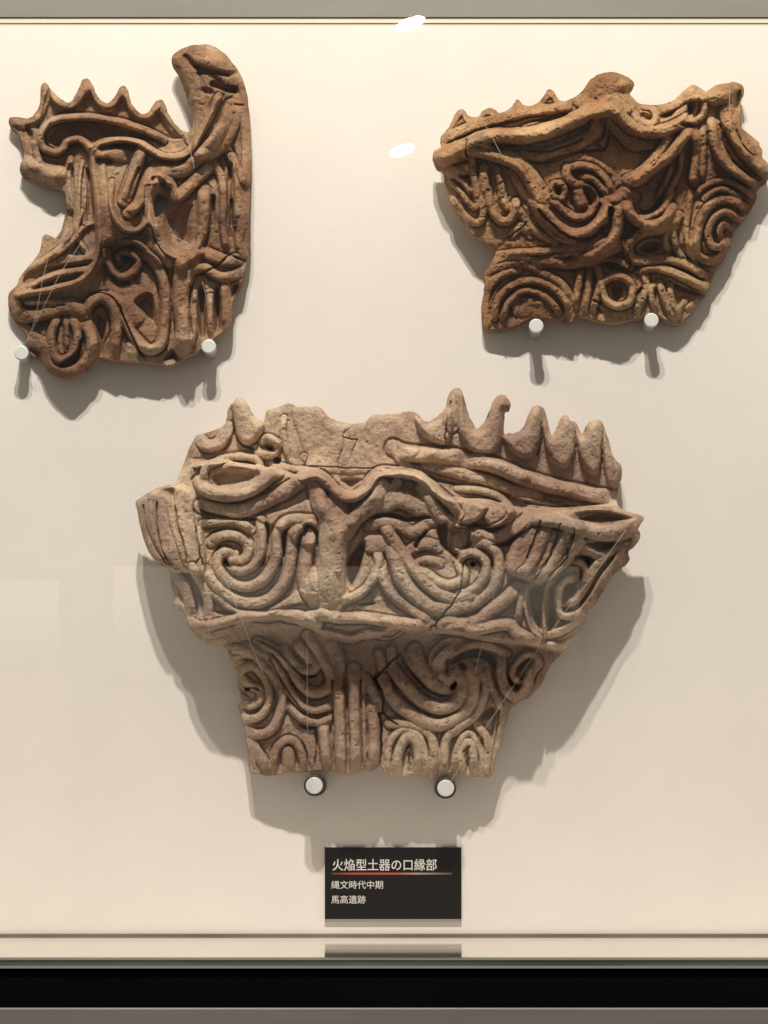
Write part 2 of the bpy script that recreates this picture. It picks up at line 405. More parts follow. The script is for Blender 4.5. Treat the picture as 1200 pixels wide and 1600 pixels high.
def sherd(label, group, mat, outline, base, data, thick=16, rough=1.0, step=1.05, seed=1, edge=(6, 5), hs=1.25, ws=1.26):
    ops = parse(data)
    oc = parse(outline)
    poly = spline(np.vstack([o[3] for o in oc]), 3, True)
    rs = np.random.RandomState(seed)
    poly = poly + rs.randn(*poly.shape) * 0.35
    u0, v0 = poly.min(0) - 4; u1, v1 = poly.max(0) + 4
    us = np.arange(u0, u1, step); vs = np.arange(v0, v1, step)
    U, V = np.meshgrid(us, vs)
    # a slight wobble of the hand in every line
    WU = U + 0.6 * vnoise(U, V, 17, seed + 50) ; WV = V + 0.6 * vnoise(U, V, 17, seed + 51)
    B = base(U, V)
    names = ['body']; own = np.zeros(U.shape, int); R = np.zeros(U.shape)
    foot = np.zeros(U.shape); holes = []
    def pid(t):
        if t not in names: names.append(t)
        return names.index(t)
    def win(p, m):
        a = max(0, int((p[:, 0].min() - m - u0) / step)); b = min(len(us), int((p[:, 0].max() + m - u0) / step) + 2)
        c = max(0, int((p[:, 1].min() - m - v0) / step)); d = min(len(vs), int((p[:, 1].max() + m - v0) / step) + 2)
        return (slice(c, d), slice(a, b))
    late = []
    for op, k, args, pts in ops:
        if op == 'l':          # raised slab
            t, h, e = args[0], float(args[1]), float(args[2]); p = spline(pts, 4, True); s = win(p, 2)
            ins = inpoly(WU[s], WV[s], p); d, _ = dist(WU[s], WV[s], p, True)
            x = np.clip(d / e, 0, 1); lift = h * np.sqrt(np.clip(1 - (1 - x) ** 2, 0, 1)) * ins
            B[s] += lift
            if t != '-': own[s] = np.where(ins, pid(t), own[s])
        elif op == 'p':        # hollow
            h, e = float(args[0]), float(args[1]); p = spline(pts, 4, True); s = win(p, 2)
            ins = inpoly(WU[s], WV[s], p); d, _ = dist(WU[s], WV[s], p, True)
            x = np.clip(d / e, 0, 1); late.append((s, -h * 1.35 * x * x * (3 - 2 * x) * ins))
        elif op == 'm':        # a soft swelling of the whole mass
            wd, h = float(args[0]) / k, float(args[1]); p = spline(pts, 4); s = win(p, wd * 2.2)
            d, _ = dist(U[s], V[s], p)
            B[s] += h * np.exp(-(d / wd) ** 2)
        elif op == 'hole': holes.append(spline(pts, 4, True))
    for op, k, args, pts in ops:
        if op == 's':
            t, w, h = args[0], float(args[1]) / k / 2 * ws, float(args[2]) * hs; p = spline(pts, 5)
            s = win(p, w * 1.7); d, q = dist(WU[s], WV[s], p)
            wr = w * (1 + 0.05 * vnoise(U[s], V[s], 12, seed + 3) )
            if len(args) > 3 and args[3] == 't': wr = wr * np.clip(1.15 - np.abs(q - 0.45) * 1.1, 0.3, 1)
            x = d / wr
            ln = np.hypot(*np.diff(p, axis=0).T).sum()
            if np.hypot(*(p[0] - p[-1])) > 3 and ln > 4 * w:
                endf = 0.35 + 0.65 * np.clip(np.minimum(q, 1 - q) * ln / (1.5 * w), 0, 1) ** 0.8
                if h > 26: endf = endf * np.clip(np.minimum(q, 1 - q) * ln / (4 * w), 0.12, 1) ** 0.6
            else: endf = 1.0
            hh = h * (1 + 0.10 * vnoise(U[s], V[s], 14, seed + 4))
            r = hh * np.clip(1 - x ** 2.6, 0, 1) ** 0.55 * endf
            better = r > R[s]
            R[s] = np.where(better, r, R[s])
            if t != '-': own[s] = np.where(better & (x < 0.97), pid(t), own[s])
            f = np.clip(1 - np.abs(x - 1.08) / 0.26, 0, 1) * min(7.0, 0.4 * h)
            foot[s] = np.maximum(foot[s], f)
    # mask
    inside = inpoly(U, V, poly)
    de, _ = dist(U, V, poly, True)
    for hpoly in holes:
        inside &= ~inpoly(U, V, hpoly)
        s = win(hpoly, 12); dh, _ = dist(U[s], V[s], hpoly, True); de[s] = np.minimum(de[s], dh)
    ef = 0.12 + 0.88 * np.clip(de / 24, 0, 1) ** 0.8
    R *= ef
    H = B + R - foot * np.clip(1 - R / 4.0, 0, 1)
    for s, a in late: H[s] += a
    H = blur(H, 0.6)
    for op, k, args, pts in ops:
        if op == 'g':
            w, h = float(args[0]) / k / 2, float(args[1]); p = spline(pts, 4)
            j = p.copy(); 
            if w < 2.2: j += rs.randn(*p.shape) * 0.7
            w = max(w, 1.3)
            s = win(p, w * 1.5); d, q = dist(U[s], V[s], j)
            H[s] -= h * np.clip(1 - (d / w) ** 2, 0, 1)
    H += rough * (0.9 * vnoise(U, V, 13, seed + 11) + 0.75 * vnoise(U, V, 6, seed + 12) + 0.45 * vnoise(U, V, 3, seed + 13))
    # flaked ridge crests
    ch = vnoise(U, V, 7, seed + 41) * 0.6 + vnoise(U, V, 2.6, seed + 42) * 0.6
    H -= rough * 1.8 * np.clip(ch - 0.52, 0, 0.25) / 0.25 * np.clip(R / 8, 0, 1)
    # small pits and chips
    pt = vnoise(U, V, 4.2, seed + 21) + 0.5 * vnoise(U, V, 11, seed + 22)
    H -= rough * 2.4 * np.clip(pt - 0.95, 0, 0.3) / 0.3
    ew, eh = edge
    ewn = ew * (1 + 0.5 * vnoise(U, V, 15, seed + 31))
    H -= eh * (1 - np.sqrt(np.clip(1 - (1 - np.clip(de / ewn, 0, 1)) ** 2, 0, 1)))
    t_ = np.clip(de / 15, 0, 1); H = blur(H, 4.5) * (1 - t_) + H * t_
    H = np.maximum(H, 8.0)
    back = np.maximum(np.minimum(blur(B, 6) - thick, H - 5), 1.5)
    cell = (inside[:-1, :-1].astype(int) + inside[1:, :-1] + inside[:-1, 1:] + inside[1:, 1:]) >= 3
    ny, nx = U.shape
    idx = np.arange(ny * nx).reshape(ny, nx)
    ci, cj = np.nonzero(cell)
    a = idx[ci, cj]; b = idx[ci, cj + 1]; c = idx[ci + 1, cj + 1]; d = idx[ci + 1, cj]
    # boundary edges of the mask
    pad = np.pad(cell, 1); E = []; 
    up = ~pad[:-2, 1:-1] & cell; dn = ~pad[2:, 1:-1] & cell; lf = ~pad[1:-1, :-2] & cell; rt = ~pad[1:-1, 2:] & cell
    eo = []
    for m, f in ((up, lambda i, j: (idx[i, j], idx[i, j + 1])), (dn, lambda i, j: (idx[i + 1, j + 1], idx[i + 1, j])),
                 (lf, lambda i, j: (idx[i + 1, j], idx[i, j])), (rt, lambda i, j: (idx[i, j + 1], idx[i + 1, j + 1]))):
        i, j = np.nonzero(m); e = f(i, j); E.append(np.stack(e, 1)); eo.append(own[i, j])
    E = np.vstack(E); eo = np.concatenate(eo)
    UU = U.ravel().copy(); VV = V.ravel().copy()
    bv = np.unique(E)
    bestd = np.full(len(bv), 1e9); bu = UU[bv].copy(); bw = VV[bv].copy(); ou, ow = bu.copy(), bw.copy()
    for pl in [poly] + holes:
        q = np.vstack([pl, pl[0]])
        for i in range(len(q) - 1):
            ax, ay = q[i]; dx, dy = q[i + 1] - q[i]; L = dx * dx + dy * dy + 1e-9
            t = np.clip(((ou - ax) * dx + (ow - ay) * dy) / L, 0, 1)
            px, py = ax + t * dx, ay + t * dy; dd = (ou - px) ** 2 + (ow - py) ** 2
            m = dd < bestd; bestd = np.where(m, dd, bestd); bu = np.where(m, px, bu); bw = np.where(m, py, bw)
    ok = bestd < (1.5 * step) ** 2
    UU[bv] = np.where(ok, bu, ou); VV[bv] = np.where(ok, bw, ow)
    def real(dep, cx, cy):
        # photograph coordinates at that depth to metres; back vertices keep the front's position, so the piece has plain parallel thickness
        pass
    hf = H.ravel(); hb = back.ravel()
    kf = (D - hf) / D
    X = ((UU - CU) * kf + CU - 600) * PX; Z = (CV - VV) * kf * PX
    org = P((u0 + u1) / 2, v1, 0); org.y = 0
    F = np.stack([X - org.x, -hf * PX, Z - org.z], 1)
    # the back has the same outline as the front edge, set straight back
    kb = (D - B.ravel()) / D
    Xb = ((UU - CU) * kb + CU - 600) * PX; Zb = (CV - VV) * kb * PX
    Bk = np.stack([Xb - org.x, -hb * PX, Zb - org.z], 1)
    N = ny * nx
    co_ = np.vstack([F, Bk])
    quads = np.concatenate([np.stack([a, b, c, d], 1)[:, ::-1], np.stack([a, b, c, d], 1) + N,
                            np.stack([E[:, 0], E[:, 1], E[:, 1] + N, E[:, 0] + N], 1)])
    # a cell belongs to whoever owns most of it
    oc4 = own[ci, cj]
    qo = np.concatenate([oc4, oc4, eo])
    # drop slivers: parts smaller than 40 cells go to the body
    cnt = np.bincount(oc4, minlength=len(names))
    for i, n_ in enumerate(cnt):
        if n_ < 40: qo[qo == i] = 0
    nrm = np.zeros((2 * N, 3))
    fn = np.cross(co_[quads[:, 2]] - co_[quads[:, 0]], co_[quads[:, 3]] - co_[quads[:, 1]])
    for k_ in range(4):
        for ax in range(3): nrm[:, ax] += np.bincount(quads[:, k_], fn[:, ax], 2 * N)
    nrm /= np.linalg.norm(nrm, axis=1)[:, None] + 1e-20
    root = empty('pottery_sherd', org, label, 'pottery sherd', group)
    for i, t in enumerate(names):
        q = quads[qo == i]
        if len(q) == 0: continue
        vi, inv = np.unique(q, return_inverse=True); inv = inv.reshape(-1)
        nm = t.split('#')[0]
        me = bpy.data.meshes.new(nm)
        me.vertices.add(len(vi)); me.vertices.foreach_set('co', co_[vi].astype('f').ravel())
        me.loops.add(len(inv)); me.loops.foreach_set('vertex_index', inv.astype('i'))
        me.polygons.add(len(q)); me.polygons.foreach_set('loop_start', np.arange(0, len(inv), 4, dtype='i'))
        me.polygons.foreach_set('use_smooth', np.ones(len(q), bool))
        me.update(calc_edges=True)
        me.normals_split_custom_set_from_vertices(nrm[vi])
        link(nm, me, mat, root)
    return root
def interp(v, tab):
    xs, ys = zip(*tab); return np.interp(v, xs, ys)

# ------------------------------------------------ 1: brown sherd with the tall hooked handle (upper left)
OUT1 = '''
view 0 50 3
o 40,410 70,398 130,405 160,385 185,340 190,280 194,248 215,238 240,270 280,310 320,330 345,310 370,260 385,228 410,217 430,240 450,290 480,325 510,330 540,300 560,262 580,250 598,272 610,320 640,365 670,385 700,370 730,325 755,315 770,330 790,380 820,430 860,465 895,460 905,420 900,370 880,320 860,260 840,205 812,165 803,130 820,100 870,70 930,58 990,62 1050,98 1090,145 1120,185 1145,240 1160,300 1170,400 1178,550 1175,700 1172,900
view 0 330 3
o 1172,130 1160,230 1145,290 1130,350 1092,420 1085,520 1050,560 1000,600 940,650 860,690 800,725 740,715 680,705 600,705 540,700 480,690 440,705 400,750 340,782 280,782 220,745 195,695 150,680 130,640 120,600 110,560 70,520 45,470 37,420 45,380 80,345 100,300 150,240 185,190 198,125 215,108 235,112 260,125 290,80 305,20
view 0 50 3
o 310,860 305,760 280,732 220,722 150,700 100,670 93,630 110,580 100,520 85,480 50,450
'''
DAT1 = '''
view 0 50 3
m 80 20 500,600 520,740 540,880
m 45 13 430,540 600,530 760,590 900,590 1000,450
m 90 12 990,150 1000,330 1010,500
m 45 12 740,680 700,800 720,900
m 40 10 240,680 120,620
view 0 330 3
m 75 16 540,-20 540,120
m 45 13 470,140 420,320 260,380 90,410
m 45 13 710,40 780,190 900,200
m 50 12 860,250 855,420 870,620
m 60 8 330,760 230,700
view 0 50 3
hole 716,765 750,757 790,790 762,845 728,868 718,820
p 30 26 740,835 775,800 905,800 912,880 915,1000 870,1030 800,1035 750,960
l handle 12 10 900,560 905,420 895,360 860,260 803,130 820,100 930,58 1050,98 1145,240 1175,400 1180,700 1120,700 1090,560 1000,600 940,600
p 9 3 200,330 230,260 250,320 320,360 400,300 420,270 460,340 520,370 580,300 620,380 700,410 750,370 800,460 860,500 780,500 690,450 560,410 400,385 270,395 190,440 160,520 110,440 180,410
p 12 5 230,520 240,470 300,430 440,430 570,450 700,490 780,510 700,510 560,500 480,505 430,530 370,490 300,510 280,545
s crest_spike#a 34 9 50,425 95,425 130,430 165,470 170,560 200,640
s crest_spike#b 34 10 100,440 150,425 190,385 212,330 212,262
s crest_spike#c 32 10 222,275 250,310 295,340 345,338 380,295 400,240
s crest_spike#d 32 10 418,240 440,295 475,335 515,340 550,305 575,268
s crest_spike#e 32 10 590,280 612,350 650,385 690,395 725,360 752,330
s crest_spike#f 36 9 765,335 800,410 850,470
s crest_spike#b 26 7 205,255 225,300 235,330
s crest_spike#c 26 7 408,235 415,300
s crest_spike#d 26 6 582,265 585,320
s crest_spike#e 26 6 760,330 765,400
s loop_ridge#a 36 14 770,505 680,462 580,427 460,405 350,400 262,412 208,450 190,500 208,548 258,565 298,542 318,512 370,502 405,525 425,560
s sweeping_ridge#a 34 16 425,555 470,525 540,508 610,508 665,525 700,548 770,585 845,583 895,550 930,490 970,425 1005,350 1025,300
s sweeping_ridge#b 62 13 720,650 800,655 870,645 925,595 1000,515 1050,440 1085,345
s sweeping_ridge#c 60 9 940,610 1030,540 1090,440 1120,320
s handle 70 8 860,130 900,220 930,330 940,420 900,500
s handle 110 9 850,110 940,100 1030,140 1110,220
s handle 50 9 1150,230 1155,500 1155,900
g 34 10 870,115 920,165 980,180 1060,195 1105,195
g 20 9 930,195 990,190 1070,205
g 40 14 1000,245 1045,262 1100,270
g 36 8 955,275 985,280
g 12 5 1030,320 980,430 930,520
g 14 5 1100,340 1140,345
s body 90 10 120,630 200,660 270,670
s rib#a 22 9 385,610 372,700 368,800 362,900
s rib#b 30 8 330,590 320,700 325,800 322,900
l branching_post#a 16 9 425,560 475,560 500,660 520,760 550,860 600,910 660,905 690,850 700,740 740,660 760,700 715,800 722,910 750,1000 800,1040 870,1060 930,1020 960,1040 900,1075 860,1110 780,1110 700,1050 620,990 510,990 490,1080 400,1175 250,1225 90,1245 60,1225 130,1205 260,1180 380,1130 440,1050 450,940 440,800 420,680
s branching_post#a 24 5 432,575 440,680 452,800 455,900
s branching_post#a 60 9 440,560 520,570 600,580
g 34 14 465,600 515,605
s bar#a 56 17 665,545 635,640 610,720 580,790
s bar#b 52 14 715,640 680,720 650,800 600,850
s loop_ridge#b 26 10 525,700 520,800 545,880 590,930 650,925 690,880
s branching_post#b 58 12 745,640 715,700 705,790 715,880
s branching_post#b 56 13 730,640 790,700 825,775 880,730 930,680 1000,620
g 20 12 650,640 620,720 605,780
g 30 12 720,690 745,690 790,740
g 44 10 480,545 560,530 630,540
s rib#c 42 10 1060,545 1105,640 1118,750 1112,900
s rib#d 38 10 1000,610 1040,690 1045,800 1042,900
s rib#e 56 9 955,740 955,900
g 26 12 1080,620 1075,760 1085,900
g 22 12 1000,770 990,900
p 8 3 310,640 350,640 345,900 310,900
p 14 4 400,640 430,660 440,780 445,890 395,890 405,760
view 0 330 3
s rib#a 24 9 365,-40 365,30 330,110 270,180 200,230 130,270 85,350
s branching_post#a 26 6 455,-10 462,80 462,160 435,255 370,325 260,360 150,372 60,400
s branching_post#b 32 9 710,-10 738,110 785,185 850,212 905,190 940,130 950,30 955,-60
s rib#e 50 10 960,-60 955,50 940,140
s rib#d 34 10 1045,-60 1045,80 1060,170
s rib#c 42 9 1110,-60 1130,60 1120,150 1150,220
g 26 12 1000,-60 1000,60 960,160
g 20 11 1085,-50 1080,120
s rib#f 24 9 380,0 360,100 400,190
s rib#g 26 10 130,355 230,308 330,285 425,268
s rib#h 28 8 100,290 200,235 320,160 380,80
p 22 5 105,330 130,290 200,262 300,245 430,225 438,245 400,262 300,275 210,300 140,345
p 22 5 128,368 250,322 380,290 388,300 350,330 240,355 155,374
p 8 4 380,100 440,60 455,170 400,210 330,200
p 9 3 310,0 350,0 345,60 300,120 250,160 290,90
s curl#a 40 12 500,190 520,260 560,305 615,290 645,250 620,200 565,205 560,240
s curl#a 30 8 560,150 640,150 700,200
g 36 12 580,215 625,235
g 26 12 530,310 560,340 600,335
s loop_ridge#c 50 13 650,185 720,235 765,320 775,420 772,520 755,620 700,650 640,600 600,540 565,450 520,400
s loop_ridge#c 120 4 560,340 600,400 620,480
p 34 12 620,420 680,380 722,400 738,540 700,525 650,470
s post#a 78 15 868,220 850,330 850,450 862,560 855,650
s post#a 26 17 885,260 885,350 892,470 905,560 900,620
p 26 8 760,700 800,645 832,665 840,700
s shelf_ridge#a 44 12 880,330 900,280 960,265 1010,300 1060,310 1140,285
s shelf_ridge#b 54 9 950,190 1010,215 1080,235 1150,210
s shelf_ridge#b 44 9 930,200 900,260 880,320
g 14 10 1160,240 1100,215 1070,210 1020,255 940,295
s rib#i 26 10 915,380 912,480 915,580
s rib#j 30 9 985,400 985,500 990,580
s rib#k 44 10 1055,330 1060,440 1060,540
p 26 5 880,350 905,350 900,460 905,580 888,560 880,450
p 26 6 925,360 965,360 968,480 965,585 930,575
p 22 5 1000,370 1030,370 1035,550 1005,560
p 22 6 1085,345 1125,345 1105,400 1085,440
g 9 14 430,388 500,388 560,450 605,560 650,650 685,695
s band_ridge#a 66 12 62,430 90,480 160,490 240,465 320,450 385,470 405,520
s band_ridge#a 26 11 125,432 250,426 370,434
g 12 6 130,455 200,450 300,440
s arch#a 52 14 395,500 425,430 485,405 530,450 545,540 535,690
p 16 5 450,490 495,500 500,560 490,640 470,690 455,600
s u_ridge#a 62 15 400,520 432,600 425,680 375,740 300,765 235,740 208,690 205,640 150,620
s u_ridge#b 42 14 345,500 362,590 340,670 285,700 245,660 240,580 268,500
s u_ridge#b 30 9 310,500 312,650
p 16 4 270,720 350,660 372,600 390,620 360,710 310,735
p 18 5 130,520 240,510 220,545 170,560
s rib#l 30 9 150,575 210,610 240,640
g 26 16 150,650 185,668
s rib#m 70 8 620,640 610,700
g 14 6 470,700 480,640 520,560
'''
def base1(U, V):
    b = 19 - 0.00014 * (U - 215) ** 2 + 0 * V
    b += np.interp(V, [70, 130, 280, 330, 600], [12, 8, 0, 2, 2])
    b += 16 * np.clip((U - 60) / 60, 0, 1) * np.clip((V - 230) / 60, 0, 1)
    return b
sherd('brown clay sherd with tall hooked handle and pointed crest teeth, upper left', 'flame pot rim sherds', 'clay_left', OUT1, base1, DAT1, thick=11, rough=0.9, seed=11, hs=1.35, ws=1.1)

# ------------------------------------------------ 2: orange sherd (upper right)
OUT2 = '''
view 660 90 4
o 115,520 115,495 145,460 175,420 200,360 230,325 260,325 290,365 350,370 370,340 410,315 450,320 480,345 530,330 570,290 590,258 615,275 640,300 690,300 740,265 770,220 790,197 820,215 850,260 890,272 920,260 970,235 1010,195 1040,150 1090,110 1150,92
view 900 90 4
o 240,92 300,110 355,145 360,180 335,220 370,265 410,290 500,295 560,285 620,260 670,210 710,178 750,172 790,200 820,210 870,175 940,160 990,152 1045,180 1048,230 1032,290 1030,420 1060,460 1110,500 1145,530 1145,550 1165,580 1165,625 1205,670 1205,760 1165,790 1130,840 1125,890
view 900 300 4
o 1110,80 1080,130 1030,200 985,250 960,350 920,430 870,490 850,550 825,610 810,650 770,690 720,750 670,810 640,830 600,815 540,790 510,770 430,780 350,795 250,815 170,810 100,790 0,770
view 660 300 4
o 925,820 870,800 760,790 680,790 600,830 520,850 420,862 385,840 372,780 372,700 385,620 390,560 385,510 420,460 460,375 440,350 400,320 370,290 310,260 270,200 230,140 190,90 170,50 165,0
view 660 90 4
o 140,790 130,710 90,680 65,620 70,590 100,570 120,555
'''
DAT2 = '''
view 660 90 4
m 55 18 120,620 400,500 750,470 980,380 1200,330
m 40 8 300,590 600,680 760,930
view 900 90 4
m 55 16 220,310 370,440 560,455 700,380
m 50 22 730,480 560,630 340,780
m 55 16 980,420 1040,560 1190,720
m 45 14 850,420 900,620 1100,800
m 60 12 750,230 930,210
view 660 300 4
m 60 12 700,70 850,220 1020,255 1150,140
m 45 8 430,440 750,400 1000,400
view 900 300 4
m 50 14 250,60 250,240 100,400
m 50 14 330,110 470,205 590,120
m 60 10 800,100 760,300 850,430
m 40 8 480,480 700,550 820,610
view 660 90 4
s crest_wave#a 40 9 165,440 200,390 235,345 265,350 290,395 350,398
s crest_wave#b 40 9 350,395 380,350 430,340 475,375 530,355
s crest_wave#c 40 9 530,355 570,320 592,285 625,320 690,325 740,295
s crest_wave#d 40 9 740,290 780,235 820,240 850,285 905,290
s rim_bar#a 56 14 130,515 250,455 400,402 550,362 700,330 800,322 905,300
s rim_bar#b 92 18 90,625 180,585 280,545 400,495 500,490 620,495 750,468 880,420 980,375 1030,340 1110,325 1200,320
s rim_bar#b 120 14 110,630 180,605 260,580
s knob#a 150 10 1090,180 1160,160 1240,160
s knob#a 110 8 990,250 1080,250
g 12 12 280,510 272,580 285,620
p 16 5 510,435 700,385 895,335 905,375 800,400 700,410 560,440
s loop_ridge#a 52 16 295,515 345,530 400,560 450,590
s loop_ridge#b 64 17 300,590 340,590 420,608 520,640 600,680 655,755 715,850 760,930
s rib#a 44 11 310,600 312,700 330,800 345,900
s rib#b 58 11 385,690 385,780 405,900
s rib#c 44 10 470,700 490,800 495,900
s rib#d 50 11 560,720 610,800 650,870
s rib#e 70 12 180,720 270,695
s rib#f 30 9 165,770 220,820 280,890
s rib#f 30 9 195,740 255,780 300,850
s sweeping_ridge#a 44 11 490,590 600,625 690,715 755,820 800,910
s sweeping_ridge#b 76 11 650,600 760,610 900,570 1060,480 1100,400
g 16 10 640,580 760,590 880,560 1000,515
g 18 11 770,650 860,615 1000,590 1130,575
g 14 9 1110,380 1140,430 1130,500 1090,545 1140,570
s curl#a 40 12 800,830 825,790 870,790 890,830 870,875 825,870 800,830
s curl#b 52 13 900,690 905,750 960,790 1020,800
s curl#c 44 13 920,690 990,675 1080,700 1150,765 1190,850
s curl#c 42 11 980,745 1060,755 1130,820 1185,845
s curl#b 80 10 980,840 990,900
p 14 5 1000,800 1060,810 1100,880 1060,940 1010,880
g 26 10 845,825 850,850
view 900 90 4
l - 8 30 1020,170 960,155 860,180 800,210 740,180 690,200 600,275 480,300 400,300 420,420 560,450 700,380 820,300 950,400 1010,400
s peak_ridge#a 74 15 215,300 270,360 330,420 400,458 480,468 560,455 640,420 700,385
s knob#a 120 12 180,150 240,140 300,160
s knob#a 110 8 100,230 220,230 320,290
s ring#a 42 12 365,345 385,390 430,415 480,410 500,365 475,315 425,305
g 40 10 420,360 460,380
s peak_ridge#b 60 9 560,320 640,270 720,210 760,200
p 12 5 510,360 600,320 640,310 600,370 540,390
s arm#a 66 20 735,470 690,480 630,550 560,630 470,700 400,760 330,780
s arm#b 50 16 590,490 530,570 470,640 400,715 310,760
s arm#c 56 17 735,470 755,540 745,640 735,740 740,780
g 14 10 620,500 560,590 480,680
s rib#g 36 12 660,590 650,700 600,800 540,880
s rib#h 36 11 600,680 560,780 510,870
s ring#b 40 16 800,280 795,350 740,400 690,395
s ring#b 32 14 700,265 760,250 820,270
p 20 5 700,270 750,280 740,340 710,380 690,360
p 18 6 650,400 740,410 740,440 660,435
s rib#i 40 12 790,430 800,560 795,680 790,760
s rib#j 56 13 845,400 860,520 900,620 1000,715 1140,800
s rib#k 74 15 930,340 970,460 1030,560 1110,650 1200,730
s rib#l 62 13 1015,360 1015,450 1080,520 1160,590
s knob#b 130 10 870,230 930,220
s knob#b 90 8 970,190 960,300
p 18 6 985,220 1035,200 1040,290 1010,330 975,310
g 16 10 900,420 920,520 980,640 1100,750
g 16 10 1005,460 1050,560 1150,640
s arc#a 36 10 745,860 820,795 920,772 1010,800 1110,870
s arc#b 38 10 800,880 880,825 960,835 1020,880
p 9 4 190,470 240,500 320,590 480,585 440,670 350,735 270,760 180,680 60,610 -60,590 150,575
g 16 10 205,455 250,510 315,580 400,585 490,580
g 14 10 -10,590 100,582 180,570 210,490
view 660 300 4
s spiral_ridge#a 74 17 690,50 760,130 830,210 920,262 1020,255 1105,195 1155,110 1165,20
s spiral_ridge#b 46 13 800,30 870,105 950,155 1035,145 1080,75 1060,0 1000,-50
s rib#f 44 11 180,40 250,130 310,185 365,185 382,120 350,0
s rib#f 34 9 240,0 290,70 335,100 340,40 310,-30
s u_ridge#a 52 14 405,-20 430,100 480,175 540,180 580,110 585,60
s u_ridge#b 44 10 500,0 520,90 550,90
s rib#m 44 9 590,100 640,165 700,240 790,300 870,335
s rib#n 40 10 700,110 750,190 830,275 930,318 1040,325 1110,280
g 16 14 730,110 800,190 880,260 960,290 1060,280 1130,210
s rib#n 50 7 560,270 620,215 680,270
g 10 9 540,285 620,225 650,190
p 22 4 1160,95 1200,95 1198,150 1165,190 1155,150
s belt#a 44 11 470,395 600,378 750,372 900,352 1050,345 1160,290
s belt#b 36 9 430,440 560,405 720,422 860,400 1000,375
s belt#c 46 9 405,500 480,470 600,445 690,470 760,520
s belt#d 62 13 680,450 800,440 940,455 1060,430 1180,360 1260,330
p 26 5 850,480 960,478 1000,465 990,490 930,502
p 22 5 1110,450 1200,440 1300,490 1290,505 1180,490
s arc#c 48 11 405,830 392,710 420,590 500,520 600,490
s arc#d 44 12 450,790 475,670 555,590 660,555 770,575 860,640 912,720 905,780
s arc#e 40 11 500,790 545,680 640,618 740,640 815,700 855,760
s arc#f 52 11 720,500 800,530 880,590 930,680
s arc#e 120 5 620,720 740,730
s rib#o 44 11 990,490 975,600 950,720
s rib#p 42 12 1045,480 1035,620 1010,740
s rib#q 44 12 1080,450 1110,540 1090,640 1070,740
view 900 300 4
s ring#c 46 14 160,570 230,530 310,545 352,610 335,690 260,715 190,680 165,620 160,570
p 20 10 205,590 255,550 300,570 300,640 255,690 215,660
s post#a 66 17 250,50 262,150 252,250 205,330 110,395 0,430
s post#a 50 18 170,55 240,45 290,30
s u_ridge#c 62 18 310,40 335,130 400,195 480,208 555,175 600,100
s u_ridge#d 40 12 395,165 470,145 550,90 600,0
s knob#c 80 15 300,10 350,30
p 18 5 380,90 430,110 480,80 540,10 580,-40 540,80 480,130 410,150
s eye_ridge#a 58 13 640,150 560,225 450,245 370,280 328,345 350,415 440,430 560,425 690,455 800,520
p 34 8 395,350 450,310 530,315 525,365 460,390 410,380
s belt#e 52 12 395,490 490,470 600,500 700,545 820,605
s belt#f 44 9 130,430 240,425 300,450 350,480
g 14 12 320,380 340,450 330,500 420,470 560,455 680,490 800,550
s spiral_ridge#c 52 13 1060,100 980,55 880,60 805,125 765,240 748,345 775,410 850,430 925,385 955,310
s spiral_ridge#d 46 14 1030,180 940,125 865,160 825,250 845,330 900,345 935,300
s spiral_ridge#e 40 13 975,235 925,200 895,240 905,290
s rib#r 40 11 720,0 700,130 690,260 710,370 750,440
s rib#s 38 10 650,140 610,250 630,360 680,430
s rib#t 40 10 600,200 560,290 580,370
s rib#u 40 11 500,580 470,600 475,680 500,740
s rib#v 44 12 520,570 550,660 590,760 620,800
s rib#w 40 11 585,590 600,690 640,770
s rib#x 46 11 430,510 440,590 410,680 380,750
s rib#y 40 10 680,680 650,740 640,800
s rib#y 36 9 750,680 700,730
p 22 5 610,575 700,605 800,640 780,655 690,640 620,610
g 24 14 375,640 410,605
g 20 10 110,680 150,690
g 20 8 130,720 160,760
'''
def base2(U, V):
    A = interp(V, [(110, 68), (200, 74), (260, 74), (380, 62), (405, 46), (520, 40)])
    return A - 0.0006 * (U - 915) ** 2
sherd('orange brown clay sherd with rough broken rim and scrolls, at upper right of the panel', 'flame pot rim sherds', 'clay_right', OUT2, base2, DAT2, thick=18, rough=1.6, seed=23, hs=1.3, ws=1.15)
